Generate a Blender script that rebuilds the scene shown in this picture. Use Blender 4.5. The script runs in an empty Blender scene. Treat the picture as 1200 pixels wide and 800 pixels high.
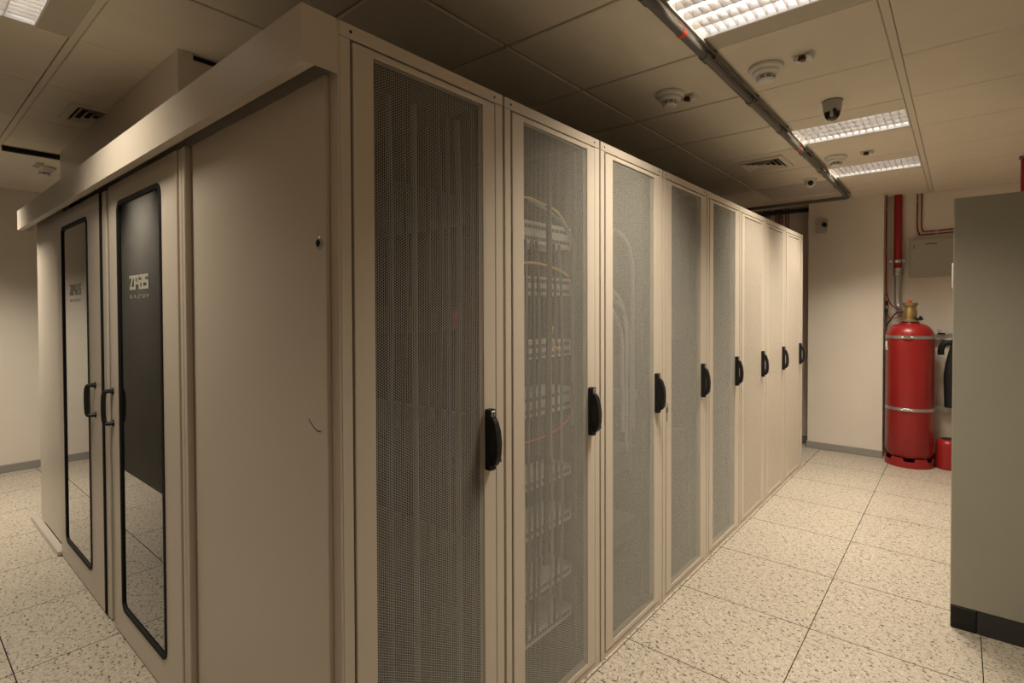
import bpy, bmesh, math, random
import numpy as np
from mathutils import Vector, Matrix
random.seed(7)
sc = bpy.context.scene
COL = sc.collection

# ------------------------------------------------------------------ camera
CAM = Vector((1.1337, -0.7074, 1.4636))
YAW, PITCH, ROLL, FPX = math.radians(-40.121), math.radians(-0.9033), math.radians(-0.1943), 624.55
fw = Vector((math.sin(YAW)*math.cos(PITCH), math.cos(YAW)*math.cos(PITCH), math.sin(PITCH)))
rt = Vector((math.cos(YAW), -math.sin(YAW), 0)); up = rt.cross(fw)
r2 = rt*math.cos(ROLL)+up*math.sin(ROLL); u2 = up*math.cos(ROLL)-rt*math.sin(ROLL)
cam = bpy.data.cameras.new('camera'); camo = bpy.data.objects.new('camera', cam); COL.objects.link(camo)
camo.matrix_world = Matrix(((r2.x, u2.x, -fw.x, CAM.x), (r2.y, u2.y, -fw.y, CAM.y), (r2.z, u2.z, -fw.z, CAM.z), (0, 0, 0, 1)))
cam.sensor_width = 36; cam.lens = FPX/1200*36; cam.shift_y = -26.48/1200; cam.clip_start = .03
sc.camera = camo

# ------------------------------------------------------------------ light & exposure
LIGHT_COL = (1.0, .88, .695)
LAMP_W = (14, 14, 15, 7, 4, 21)             # watts of each ceiling fitting
TUBE = 2.3
sc.view_settings.view_transform = 'Standard'; sc.view_settings.look = 'None'
sc.view_settings.gamma = 1; sc.view_settings.use_curve_mapping = False
sc.view_settings.exposure = 0.75
w = bpy.data.worlds.new('world'); sc.world = w; w.use_nodes = True
w.node_tree.nodes['Background'].inputs[0].default_value = (.05, .045, .04, 1)
w.node_tree.nodes['Background'].inputs[1].default_value = .2
sc.cycles.use_denoising = True; sc.cycles.denoising_prefilter = 'NONE'
sc.cycles.max_bounces = 10; sc.cycles.diffuse_bounces = 6; sc.cycles.glossy_bounces = 4
sc.cycles.transmission_bounces = 6; sc.cycles.transparent_max_bounces = 12
sc.cycles.sample_clamp_indirect = 6

# ------------------------------------------------------------------ materials
M = {}
def nodes(name):
    m = bpy.data.materials.new(name); m.use_nodes = True; M[name] = m
    nt = m.node_tree; return m, nt, nt.nodes['Principled BSDF']
def mat(name, col, rough=.5, metal=0., spec=.5, var=0., vscale=4., bump=0., bscale=300., emit=None, es=0.):
    m, nt, b = nodes(name); N, L = nt.nodes, nt.links
    b.inputs['Base Color'].default_value = (*col, 1); b.inputs['Roughness'].default_value = rough
    b.inputs['Metallic'].default_value = metal; b.inputs['Specular IOR Level'].default_value = spec
    if emit:
        b.inputs['Emission Color'].default_value = (*emit, 1); b.inputs['Emission Strength'].default_value = es
    g = N.new('ShaderNodeNewGeometry')
    if var:
        t = N.new('ShaderNodeTexNoise'); t.inputs['Scale'].default_value = vscale; t.inputs['Detail'].default_value = 4
        L.new(g.outputs['Position'], t.inputs['Vector'])
        r = N.new('ShaderNodeValToRGB'); r.color_ramp.elements[0].position = .3; r.color_ramp.elements[1].position = .7
        r.color_ramp.elements[0].color = (*[c*(1-var) for c in col], 1); r.color_ramp.elements[1].color = (*[min(1, c*(1+var)) for c in col], 1)
        L.new(t.outputs['Fac'], r.inputs['Fac']); L.new(r.outputs['Color'], b.inputs['Base Color'])
    if bump:
        t = N.new('ShaderNodeTexNoise'); t.inputs['Scale'].default_value = bscale; t.inputs['Detail'].default_value = 2
        L.new(g.outputs['Position'], t.inputs['Vector'])
        k = N.new('ShaderNodeBump'); k.inputs['Strength'].default_value = bump; k.inputs['Distance'].default_value = .001
        L.new(t.outputs['Fac'], k.inputs['Height']); L.new(k.outputs['Normal'], b.inputs['Normal'])
    return m
mat('paint', (.60, .535, .455), .34, spec=.4, var=.015, vscale=2, bump=.06, bscale=900)
mat('paint_door', (.60, .535, .455), .3, spec=.45, var=.015, vscale=2)
mat('sheet_paint', (.53, .515, .465), .35, spec=.4)
mat('cabinet_grey', (.33, .315, .265), .42, spec=.35, var=.02)
mat('black_steel_and_shade', (.035, .034, .034), .5, spec=.3)
mat('dark_steel_and_shade', (.045, .045, .045), .5, spec=.4)
mat('seam', (.02, .018, .016), .8, spec=.1)
mat('black_plastic', (.012, .012, .012), .5, spec=.3, bump=.05, bscale=600)
mat('rubber', (.012, .012, .012), .7, spec=.2)
mat('wall', (.74, .68, .61), .75, spec=.2, var=.035, vscale=1.6, bump=.15, bscale=120)
mat('wall_dark', (.07, .066, .06), .6, spec=.3, var=.08, vscale=3)
mat('ceiling_tile', (.75, .68, .57), .9, spec=.1, var=.02, vscale=9, bump=.25, bscale=260)
mat('ceiling_tile_mauve', (.56, .50, .46), .9, spec=.1, var=.02, vscale=9)
mat('ceiling_band', (.72, .65, .545), .6, spec=.2)
mat('ceiling_runner', (.50, .45, .375), .7, spec=.2)
mat('ceiling_void', (.10, .09, .075), .9)
mat('baseboard', (.30, .285, .27), .5, spec=.3)
mat('white_plastic', (.72, .70, .65), .4, spec=.4)
mat('grey_plastic', (.42, .41, .38), .45)
mat('lamp_white', (.78, .77, .74), .35, spec=.5)
mat('tube', (.9, .9, .9), .4, emit=(1, .95, .92), es=TUBE)
mat('aluminium', (.62, .58, .53), .35, metal=.6)
mat('zinc', (.42, .42, .40), .4, metal=.7)
mat('steel', (.70, .70, .70), .25, metal=1)
mat('brass', (.42, .30, .13), .4, metal=.75)
mat('red_paint', (.28, .016, .016), .32, spec=.45, var=.04, vscale=5)
mat('red_pipe', (.30, .014, .018), .4, spec=.4)
mat('dark_lens', (.06, .008, .008), .4)
mat('red_wire', (.20, .015, .02), .5)
mat('red_tag', (.62, .05, .02), .45)
mat('pipe_grey', (.15, .14, .125), .5, spec=.25)
mat('box_grey', (.36, .345, .29), .5)
mat('dome_glass', (.02, .02, .022), .08, spec=.7)
mat('panel_grey', (.50, .48, .46), .5, var=.15, vscale=90)
mat('server_dark', (.06, .062, .065), .45, var=.3, vscale=60)
mat('cable_blue', (.05, .09, .14), .5)
mat('cable_teal', (.12, .16, .155), .5)
mat('cable_yellow', (.40, .25, .05), .5)
mat('cable_white', (.24, .25, .24), .5)
mat('cable_red', (.45, .05, .05), .5)
mat('cable_black', (.02, .02, .025), .5)
mat('led_red', (.5, .02, .04), .4, emit=(1, .06, .12), es=7.)
mat('lettering', (.40, .385, .33), .6)
mat('sensor_box', (.48, .44, .38), .5)
mat('notice_white', (.72, .70, .66), .5)
def glass():
    m, nt, b = nodes('door_glass'); N, L = nt.nodes, nt.links; N.remove(b); out = N['Material Output']
    t = N.new('ShaderNodeBsdfTransparent'); t.inputs[0].default_value = (.34, .33, .31, 1)
    g = N.new('ShaderNodeBsdfGlossy'); g.inputs['Roughness'].default_value = .01; g.inputs[0].default_value = (.95, .95, .95, 1)
    f = N.new('ShaderNodeFresnel'); f.inputs[0].default_value = 1.6
    k = N.new('ShaderNodeMath'); k.operation = 'MULTIPLY'; k.use_clamp = True; k.inputs[1].default_value = 1.75   # double glazing
    L.new(f.outputs[0], k.inputs[0])
    x = N.new('ShaderNodeMixShader'); L.new(k.outputs[0], x.inputs[0]); L.new(t.outputs[0], x.inputs[1]); L.new(g.outputs[0], x.inputs[2])
    L.new(x.outputs[0], out.inputs['Surface'])
glass()
def floor_mat():
    m, nt, b = nodes('floor_tile'); N, L = nt.nodes, nt.links
    g = N.new('ShaderNodeNewGeometry'); oi = N.new('ShaderNodeObjectInfo')
    def noise(scale, sx, sy, detail=2, rough=.5):
        mp = N.new('ShaderNodeMapping'); mp.inputs['Scale'].default_value = (sx, sy, 1)
        mp.inputs['Rotation'].default_value = (0, 0, .5)
        L.new(g.outputs['Position'], mp.inputs['Vector'])
        t = N.new('ShaderNodeTexNoise'); t.inputs['Scale'].default_value = scale; t.inputs['Detail'].default_value = detail; t.inputs['Roughness'].default_value = rough
        L.new(mp.outputs[0], t.inputs['Vector']); return t.outputs['Fac']
    def ramp(s, p0, p1, c0, c1):
        r = N.new('ShaderNodeValToRGB'); e = r.color_ramp.elements
        e[0].position = p0; e[1].position = p1; e[0].color = (*c0, 1); e[1].color = (*c1, 1); L.new(s, r.inputs[0]); return r.outputs[0]
    def mix(f, a, bb):
        x = N.new('ShaderNodeMix'); x.data_type = 'RGBA'; L.new(f, x.inputs[0])
        for i, c in ((6, a), (7, bb)):
            if isinstance(c, tuple): x.inputs[i].default_value = (*c, 1)
            else: L.new(c, x.inputs[i])
        return x.outputs[2]
    base = ramp(noise(2.2, 1, 1, 3), .3, .7, (.43, .38, .318), (.485, .43, .362))
    mott = ramp(noise(55, 1, 1, 2), .42, .62, (0, 0, 0), (1, 1, 1))
    c = mix(mott, base, (.37, .325, .268))
    f1 = ramp(noise(40, 1.0, 2.0, 1.0), .645, .665, (0, 0, 0), (1, 1, 1))
    c = mix(f1, c, (.06, .062, .055))
    f2 = ramp(noise(55, 2.0, 1.0, 1.0), .65, .67, (0, 0, 0), (1, 1, 1))
    c = mix(f2, c, (.08, .082, .072))
    f3 = ramp(noise(48, 1.7, 1.0, 1), .69, .71, (0, 0, 0), (1, 1, 1))
    c = mix(f3, c, (.60, .56, .50))
    L.new(c, b.inputs['Base Color']); b.inputs['Roughness'].default_value = .38; b.inputs['Specular IOR Level'].default_value = .35
floor_mat()
def perforated_ceiling():   # fine punched plate beside the lamp louvers
    m, nt, b = nodes('punched_plate'); N, L = nt.nodes, nt.links
    g = N.new('ShaderNodeNewGeometry'); v = N.new('ShaderNodeTexVoronoi'); v.voronoi_dimensions = '2D'; v.inputs['Scale'].default_value = 175; v.inputs['Randomness'].default_value = 0
    L.new(g.outputs['Position'], v.inputs['Vector'])
    r = N.new('ShaderNodeValToRGB'); e = r.color_ramp.elements; e[0].position = .26; e[1].position = .36
    e[0].color = (.32, .29, .22, 1); e[1].color = (.62, .56, .45, 1)
    L.new(v.outputs['Distance'], r.inputs[0]); L.new(r.outputs[0], b.inputs['Base Color']); b.inputs['Roughness'].default_value = .6
perforated_ceiling()

# ------------------------------------------------------------------ builders
class B:
    """collects geometry (given in coordinates relative to origin o) for one mesh object"""
    def __init__(s, o=(0, 0, 0)):
        s.bm = bmesh.new(); s.o = Vector(o)
    def merge(s, t):
        me = bpy.data.meshes.new('t'); t.to_mesh(me); t.free(); s.bm.from_mesh(me); bpy.data.meshes.remove(me)
    def box(s, x0, x1, y0, y1, z0, z1, bev=0., seg=2):
        t = bmesh.new(); bmesh.ops.create_cube(t, size=1)
        for v in t.verts:
            v.co = Vector(((x0+x1)/2+v.co.x*abs(x1-x0), (y0+y1)/2+v.co.y*abs(y1-y0), (z0+z1)/2+v.co.z*abs(z1-z0)))-s.o
        if bev: bmesh.ops.bevel(t, geom=t.edges[:], offset=bev, segments=seg, affect='EDGES', profile=.5)
        s.merge(t); return s
    def lathe(s, prof, c=(0, 0, 0), n=32, axis='Z'):
        """prof: list of (radius, height) from start to end; closed with caps when radius is 0"""
        rings = []
        for r, h in prof:
            ring = []
            if r < 1e-6:
                p = [(0, 0, h)]
            else:
                p = [(r*math.cos(2*math.pi*i/n), r*math.sin(2*math.pi*i/n), h) for i in range(n)]
            for a, b_, c_ in p:
                if axis == 'X': a, b_, c_ = c_, a, b_
                elif axis == 'Y': a, b_, c_ = b_, c_, a
                ring.append(s.bm.verts.new(Vector((a, b_, c_))+Vector(c)-s.o))
            rings.append(ring)
        for A, D in zip(rings, rings[1:]):
            if len(A) == 1 and len(D) == 1: continue
            for i in range(n):
                j = (i+1) % n
                if len(A) == 1: s.bm.faces.new((A[0], D[j], D[i]))
                elif len(D) == 1: s.bm.faces.new((A[i], A[j], D[0]))
                else: s.bm.faces.new((A[i], A[j], D[j], D[i]))
        return s
    def tube(s, pts, r, n=10, cap=True):
        pts = [Vector(p)-s.o for p in pts]; rings = []; prev = None
        for i, p in enumerate(pts):
            d = (pts[min(i+1, len(pts)-1)]-pts[max(i-1, 0)]).normalized()
            if prev is None:
                a = d.orthogonal().normalized()
            else:
                a = (prev-d*prev.dot(d)); a = a.normalized() if a.length > 1e-6 else d.orthogonal().normalized()
            prev = a; b_ = d.cross(a)
            rr = r[i] if isinstance(r, (list, tuple)) else r
            rings.append([s.bm.verts.new(p+(a*math.cos(2*math.pi*k/n)+b_*math.sin(2*math.pi*k/n))*rr) for k in range(n)])
        for A, D in zip(rings, rings[1:]):
            for k in range(n): s.bm.faces.new((A[k], A[(k+1) % n], D[(k+1) % n], D[k]))
        if cap:
            s.bm.faces.new(rings[0][::-1]); s.bm.faces.new(rings[-1])
        return s
    def prism(s, poly, axis, a, b_):
        """poly: 2-D outline; extruded along axis from a to b_"""
        def P(u, v, w_):
            return {'X': (w_, u, v), 'Y': (u, w_, v), 'Z': (u, v, w_)}[axis]
        A = [s.bm.verts.new(Vector(P(u, v, a))-s.o) for u, v in poly]
        D = [s.bm.verts.new(Vector(P(u, v, b_))-s.o) for u, v in poly]
        n = len(poly)
        s.bm.faces.new(A); s.bm.faces.new(D[::-1])
        for i in range(n): s.bm.faces.new((A[i], D[i], D[(i+1) % n], A[(i+1) % n]))
        return s
    def ring(s, outer, inner, axis, a, b_):
        """frame between two outlines of equal point count, extruded along axis"""
        def P(u, v, w_):
            return {'X': (w_, u, v), 'Y': (u, w_, v), 'Z': (u, v, w_)}[axis]
        L = [[s.bm.verts.new(Vector(P(u, v, w_))-s.o) for u, v in poly] for w_ in (a, b_) for poly in (outer, inner)]
        n = len(outer)
        for i in range(n):
            j = (i+1) % n
            s.bm.faces.new((L[0][i], L[0][j], L[1][j], L[1][i])); s.bm.faces.new((L[2][i], L[3][i], L[3][j], L[2][j]))
            s.bm.faces.new((L[0][i], L[2][i], L[2][j], L[0][j])); s.bm.faces.new((L[1][i], L[1][j], L[3][j], L[3][i]))
        return s
    def mesh(s, name, m, smooth=False):
        bmesh.ops.recalc_face_normals(s.bm, faces=s.bm.faces[:])
        me = bpy.data.meshes.new(name); s.bm.to_mesh(me); s.bm.free(); me.materials.append(M[m])
        if smooth:
            me.polygons.foreach_set('use_smooth', [True]*len(me.polygons))
            me.set_sharp_from_angle(angle=math.radians(35))
        return me
    def build(s, name, m, parent=None, smooth=False, label=None):
        o = bpy.data.objects.new(name, s.mesh(name, m, smooth)); COL.objects.link(o)
        if parent is None: o.location = s.o
        else: o.parent = parent
        if label: o['label'] = label
        return o
def rrect(x0, x1, z0, z1, r, n=6):
    pts = []
    for cx, cz, a0 in ((x1-r, z1-r, 0), (x0+r, z1-r, 90), (x0+r, z0+r, 180), (x1-r, z0+r, 270)):
        for k in range(n+1):
            a = math.radians(a0+90*k/n); pts.append((cx+r*math.cos(a), cz+r*math.sin(a)))
    return pts
def tag(o, label, cat, group=None, kind=None):
    o['label'] = label
    if cat: o['category'] = cat
    if group: o['group'] = group
    if kind: o['kind'] = kind
    return o
def thing(name, label, cat, loc=(0, 0, 0), group=None):
    o = bpy.data.objects.new(name, None); o.empty_display_size = .1; COL.objects.link(o); o.location = loc
    return tag(o, label, cat, group)
def copy_tree(o, parent=None):
    c = o.copy(); COL.objects.link(c); c.parent = parent
    for ch in o.children: copy_tree(ch, c)
    return c
def struct(o, label, cat):
    return tag(o, label, cat, kind='structure')
def link(name, me, parent, loc=(0, 0, 0)):
    o = bpy.data.objects.new(name, me); COL.objects.link(o); o.parent = parent; o.location = loc; return o
def bez(pts, n=8):
    """Catmull-Rom through points"""
    P = [Vector(p) for p in pts]; out = []
    for i in range(len(P)-1):
        p0, p1, p2, p3 = P[max(i-1, 0)], P[i], P[i+1], P[min(i+2, len(P)-1)]
        for k in range(n):
            t = k/n
            out.append(.5*((2*p1)+(p2-p0)*t+(2*p0-5*p1+4*p2-p3)*t*t+(3*p1-p0-3*p2+p3)*t**3))
    out.append(P[-1]); return out

# ------------------------------------------------------------------ room shell
XL, XR, YB, YF, ZC = -5.53, 2.75, 5.85, -2.75, 2.59
FX0, FY0 = .612, 2.022          # floor joint lines
fl = struct(B().box(XL-.1, XR+.1, YF-.1, YB+.1, -.12, -.013).build('floor', 'seam'), 'speckled beige raised floor of square tiles', 'floor')
def tile_mesh(x0, x1, y0, y1):
    me = B().box(x0, x1, y0, y1, -.0125, 0).mesh('floor_tile', 'floor_tile'); me.materials.append(M['seam'])
    for p in me.polygons: p.material_index = 0 if p.normal.z > .5 else 1     # dark edge trim
    return me
tile_me = tile_mesh(-.2983, .2983, -.2980, .2980)
for i in range(-11, 4):
    for j in range(-8, 8):
        x0, y0 = FX0+.6*i, FY0+.6*j
        xa, xb, ya, yb = max(x0, XL), min(x0+.6, XR), max(y0, YF), min(y0+.6, YB)
        if xb-xa < .02 or yb-ya < .02: continue
        if xb < -.02 and xa > -.9 and ya > .02 and yb < 4.75: continue        # wholly under the rack row
        if xb < -2.95 and xa > -3.74 and ya > .1: continue
        if abs(xb-xa-.6) < 1e-6 and abs(yb-ya-.6) < 1e-6:
            link('floor_tile', tile_me, fl, (x0+.3, y0+.3, 0))
        else:
            me = tile_mesh(xa+.0017, xb-.0017, ya+.002, yb-.002); link('floor_tile', me, fl)

def wall(name, x0, x1, y0, y1, label, m='wall', z1=2.75):
    return struct(B().box(x0, x1, y0, y1, -.1, z1).build(name, m), label, 'wall')
wall('wall_left', XL-.12, XL, -.77, YB+.12, 'plain beige end wall at the far left behind the glazed sliding doors')
wall('wall_back', XL-.12, XR+.12, YB, YB+.12, 'beige back wall behind the gas cylinder and the rack row end')
wall('wall_right', XR, XR+.12, YF-.12, YB, 'beige side wall beyond the grey cabinet')
wall('wall_front', -2.2, XR+.12, YF-.12, YF, 'beige wall behind the camera')
wall('wall_corner', XL-.12, -2.2, -.89, -.77, 'dark grey wall facing the sliding doors, seen mirrored in their glass', 'wall_dark')
wall('wall_side', -2.32, -2.2, YF, -.89, 'short return wall behind the camera')
wall('wall_pillar', -.105, .55, 5.63, YB, 'wide pale wall pillar left of the red gas cylinder')
def baseboard(name, x0, x1, y0, y1, label):
    struct(B().box(x0, x1, y0, y1, 0, .072, .003, 1).build(name, 'baseboard'), label, 'baseboard')
baseboard('baseboard_left', XL, XL+.012, -.77, YB, 'grey baseboard along the left end wall')
baseboard('baseboard_pillar', -.117, .553, 5.618, 5.63, 'grey baseboard at the foot of the pale pillar')
baseboard('baseboard_back', -.9, -.105, 5.838, YB, 'grey baseboard on the back wall beside the last rack')
baseboard('baseboard_niche', .55, XR, 5.838, YB, 'grey baseboard on the back wall behind the gas cylinder')

# ------------------------------------------------------------------ ceiling
ce = struct(B().box(XL-.1, XR+.1, YF-.1, YB+.1, 2.76, 2.85).build('ceiling', 'ceiling_void'), 'suspended ceiling of beige square tiles', 'ceiling')
BX, BY = (.893, .923), (-.188, -.160)           # wide bands
XS = [XL, -5.15, -4.50, (-3.86, -3.80), -3.02, -2.345, -1.67, -1.01, -.36, .29, BX, 1.53, 2.14, XR]
YS = [YF, -2.56, -1.96, -1.36, -.76, BY] + [1.64+.6*k for k in range(-2, 7)] + [YB]
def cells(S):
    out = []
    for a, b_ in zip(S, S[1:]):
        out.append((a[1] if isinstance(a, tuple) else a, b_[0] if isinstance(b_, tuple) else b_))
    return out
CX, CY = cells(XS), cells(YS)
LAMPS = [(.29, 1.04), (.29, 2.84), (.29, 4.04), (-1.67, -.76), (.29, -1.96), (-4.50, -.76)]  # the fitting behind the camera is an added fill light
tile_cache = {}
for xa, xb in CX:
    for ya, yb in CY:
        if any(abs(xa-l[0]) < .01 and abs(ya-l[1]) < .01 for l in LAMPS): continue
        if (xb < -1.5 and xa > -3.7 and ya > .3) or (xb < -2.3 and yb < -.75 and ya < -.7): continue
        if xb < -2.3 and yb < -.8: continue
        mauve = abs(xa+.36) < .01 and abs(ya-4.64) < .01
        soft = xa > -1.1 and xb < .3
        key = (round(xb-xa, 3), round(yb-ya, 3), mauve, soft)
        if key not in tile_cache:
            dx, dy = ((xb-xa)/2-.009, (yb-ya)/2-.008) if soft else ((xb-xa)/2-.002, (yb-ya)/2-.0028)
            tile_cache[key] = B().box(-dx, dx, -dy, dy, 0, .014, .0035, 1).mesh('ceiling_tile', 'ceiling_tile_mauve' if mauve else 'ceiling_tile')
        link('ceiling_tile', tile_cache[key], ce, ((xa+xb)/2, (ya+yb)/2, ZC))
B().box(BX[0], BX[1], YF, YB, ZC-.001, ZC+.01, .002, 1).build('ceiling_band', 'ceiling_band', ce)
B().box(XL, BX[0], BY[0], BY[1], ZC-.0012, ZC+.01, .002, 1).build('ceiling_band', 'ceiling_band', ce)
for x in (-1.01, -.36, .29): B().box(x-.014, x+.014 if x < .2 else x, YF, YB, ZC+.009, ZC+.0135).build('ceiling_runner', 'ceiling_runner', ce)
for y in YS[6:-1]: B().box(-1.0, .28, y-.012, y+.012, ZC+.0088, ZC+.013).build('ceiling_runner', 'ceiling_runner', ce)

# ------------------------------------------------------------------ lamps
def make_lamp(x0, y0, off, label, watts):
    """louvred fitting filling the ceiling cell x0..x0+.603, y0..y0+.6; louver offset off inside the cell"""
    W, D = .6, .585
    root = thing('ceiling_light', label, 'ceiling light', (x0, y0, ZC), 'louvred fluorescent ceiling lights')
    la, lb = off, off+.35
    b = B()
    b.box(0, W, la-.004, lb+.004, .105, .11).box(0, W, la-.006, la, 0, .11).box(0, W, lb, lb+.006, 0, .11)
    b.box(0, .008, la, lb, 0, .11).box(W-.008, W, la, lb, 0, .11).build('housing', 'lamp_white', root)
    if la > .02: B().box(.001, W, .002, la-.006, 0, .012, .001, 1).build('punched_plate', 'punched_plate' if off < .15 else 'ceiling_band', root)
    if lb < D-.02: B().box(.001, W, lb+.006, D+.012, 0, .012, .001, 1).build('punched_plate', 'punched_plate' if off < .15 else 'ceiling_band', root)
    b = B(); nr, nc = 4, 16; ph = (lb-la)/nr; pw = (W-.016)/nc
    for i in range(1, nr): b.prism([(la+i*ph-.0012, .002), (la+i*ph+.0012, .002), (la+i*ph+.006, .034), (la+i*ph-.006, .034)], 'X', .008, W-.008)
    lo = b.build('louver', 'aluminium', root)
    cr = B()
    for j in range(1, nc):
        x = .008+j*pw; cr.prism([(x-.0007, .004), (x+.0007, .004), (x+.0018, .03), (x-.0018, .03)], 'Y', la, lb)
    cr.build('cross_blades', 'aluminium', lo)
    for i in range(nr):
        B().tube([(.02, la+(i+.5)*ph, .075), (W-.02, la+(i+.5)*ph, .075)], .013, 10).build('tube', 'tube', root, True)
    ld = bpy.data.lights.new('lamp_light', 'AREA'); ld.shape = 'RECTANGLE'; ld.size = W-.03; ld.size_y = lb-la-.02
    ld.energy = watts; ld.color = LIGHT_COL; ld.spread = math.radians(114)
    lo_ = bpy.data.objects.new('lamp_light', ld); COL.objects.link(lo_); lo_.parent = root; lo_.location = (W/2, (la+lb)/2, -.002)
    return root
LL = ['nearest louvred light above the aisle, cut by the top picture edge', 'second louvred light along the aisle, beside the hanging grey camera',
      'farthest louvred light, nearest the back wall', 'louvred light in the top left corner above the sliding doors',
      'added louvred fill light behind the camera, out of view', 'louvred light at the far left of the sliding doors, out of view']
for (x, y), off, lb, wt in zip(LAMPS, (.125, .195, .195, .11, .125, .11), LL, LAMP_W): make_lamp(x, y, off, lb, wt)

# ------------------------------------------------------------------ server racks (front plane X=0, row along +Y)
RH, RD = 2.156, .97
def perforated_mesh(y0, y1, z0, z1, x, pitch=.0070, hole=.0032, th=.0009, m='sheet_paint'):
    """sheet of hexagonal holes: front face and hole walls only"""
    cp = pitch*math.sqrt(3)/2
    nc = int((y1-y0)/cp); nr = int((z1-z0)/pitch)
    jc, ir = np.meshgrid(np.arange(nc), np.arange(nr), indexing='ij')
    cy = y0+cp*(jc+.5)+(y1-y0-nc*cp)/2; cz = z0+pitch*(ir+.5+.5*(jc % 2)-.25)
    c = np.stack([cy.ravel(), cz.ravel()], -1); n = len(c)
    ang = np.arange(6)*math.pi/3
    # outer hexagon has flat top/bottom: neighbours at 30 deg steps
    R = pitch/math.sqrt(3)
    out = np.stack([np.cos(ang), np.sin(ang)], -1)*R
    inn = np.stack([np.cos(ang), np.sin(ang)], -1)*hole*1.1
    vo = c[:, None, :]+out[None]; vi = c[:, None, :]+inn[None]
    V = np.zeros((n, 18, 3))
    V[:, 0:6, 1:] = vo; V[:, 0:6, 0] = x
    V[:, 6:12, 1:] = vi; V[:, 6:12, 0] = x
    V[:, 12:18, 1:] = vi; V[:, 12:18, 0] = x-th
    f = []
    for k in range(6):
        j = (k+1) % 6
        f.append((k, j, 6+j, 6+k)); f.append((6+k, 6+j, 12+j, 12+k))
    F = (np.array(f)[None]+(np.arange(n)*18)[:, None, None]).reshape(-1, 4)
    me = bpy.data.meshes.new('perforated_sheet')
    me.vertices.add(n*18); me.vertices.foreach_set('co', V.reshape(-1).astype(np.float32))
    me.loops.add(F.size); me.loops.foreach_set('vertex_index', F.reshape(-1).astype(np.int32))
    me.polygons.add(len(F)); me.polygons.foreach_set('loop_start', np.arange(0, F.size, 4, dtype=np.int32))
    me.update(calc_edges=True); me.validate(); me.materials.append(M[m])
    return me

def make_rack():
    r = thing('server_rack', '', 'server rack', (0, 0, 0), 'perforated server racks in one row')
    # front frame of four members
    b = B(); b.box(-.05, 0, .005, .035, 0, RH-.036, .0015, 1).box(-.05, 0, .559, .595, 0, RH-.036, .0015, 1)
    b.box(-.05, 0, .005, .595, RH-.0345, RH, .0015, 1).box(-.05, -.001, .036, .558, 0, .022)
    b.build('front_frame', 'paint', r)
    B().box(-RD, -.05, .001, .599, RH-.02, RH-.001).build('roof', 'black_steel_and_shade', r)  # roof underside coloured black to stand for shade under the rack top
    for y in ((.006, .014), (.586, .594)): B().box(-RD, -.05, *y, .01, RH-.02).build('side_panel', 'dark_steel_and_shade', r)  # beige inner sides; the shade of the unlit interior is put into the colour
    B().box(-RD, -RD+.012, .014, .586, .01, RH-.02).build('back_panel', 'black_steel_and_shade', r)  # back coloured black so the interior reads as shaded
    B().box(-RD, -.05, .014, .586, .004, .02).build('base_plate', 'black_steel_and_shade', r)  # interior shade put into the base colour too
    for y in (.062, .520): B().box(-.13, -.075, y, y+.02, .03, RH-.05).build('mounting_rail', 'dark_steel_and_shade', r)
    for y in (.036, .556): B().lathe([(0, .0006), (.0042, .0006), (.0042, -.002)], (0, y, RH-.018), 12, 'X').build('screw', 'black_plastic', r)
    # door: frame around the perforated field
    y0, y1, z0, z1 = .0405, .5535, .027, 2.115; py0, py1, pz0, pz1 = .100, .4985, .050, 2.098
    b = B(); X0, X1 = -.018, .0025
    b.box(X0, X1, y0, py0, z0, z1, .0012, 1).box(X0, X1, py1, y1, z0, z1, .0012, 1)
    b.box(X0, X1-.0002, py0-.002, py1+.002, pz1, z1, .0012, 1).box(X0, X1-.0002, py0-.002, py1+.002, z0, pz0, .0012, 1)
    d = b.build('door', 'paint_door', r)
    o = link('perforated_sheet', PERF, d); o['kind'] = 'stuff'
    # swing handle
    hy = .502
    B().prism(rrect(hy, hy+.030, .966, 1.157, .006, 3), 'X', .0025, .022).build('handle_base', 'black_plastic', d)
    prof = [(.020, 1.128), (.030, 1.131), (.038, 1.118), (.046, 1.09), (.050, 1.055), (.050, 1.02), (.045, .998), (.037, .984), (.026, .978), (.020, .982), (.026, 1.0), (.034, 1.03), (.034, 1.075), (.028, 1.108)]
    t = B(); t.prism([(x, z) for x, z in prof], 'Y', hy+.004, hy+.027)
    bmesh.ops.bevel(t.bm, geom=t.bm.edges[:], offset=.0022, segments=1, affect='EDGES')
    t.build('handle_lever', 'black_plastic', d)
    B().box(.022, .0255, hy+.006, hy+.025, 1.133, 1.152, .002, 1).build('lock_cylinder', 'zinc', d)
    B().box(.0255, .0262, hy+.0140, hy+.0165, 1.137, 1.148).build('keyhole', 'seam', d)
    B().box(.040, .0475, hy+.0265, hy+.0280, .994, 1.006).build('handle_badge', 'zinc', d)
    return r
PERF = perforated_mesh(.0985, .5, .0485, 2.0995, .0005)
RL = ['beige server rack with perforated door at the corner, nearest the camera',
      'second rack from the corner, pale patch panels and cables showing through its door',
      'third rack from the corner, with a key hanging below its handle',
      'fourth rack from the corner, between the key rack and the middle of the row',
      'fifth rack from the corner along the row of perforated doors',
      'sixth rack from the corner, two before the last but one handle',
      'last rack but one at the far end of the row',
      'last rack of the row, at its far end beside the pale pillar']
RL[5] = 'sixth rack from the corner, third from the far end of the row'
rack0 = make_rack(); racks = [rack0]
for i in range(1, 8):
    c = copy_tree(rack0); c.location = (0, .6*i, 0); racks.append(c)
for r, l in zip(racks, RL): r['label'] = l
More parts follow.
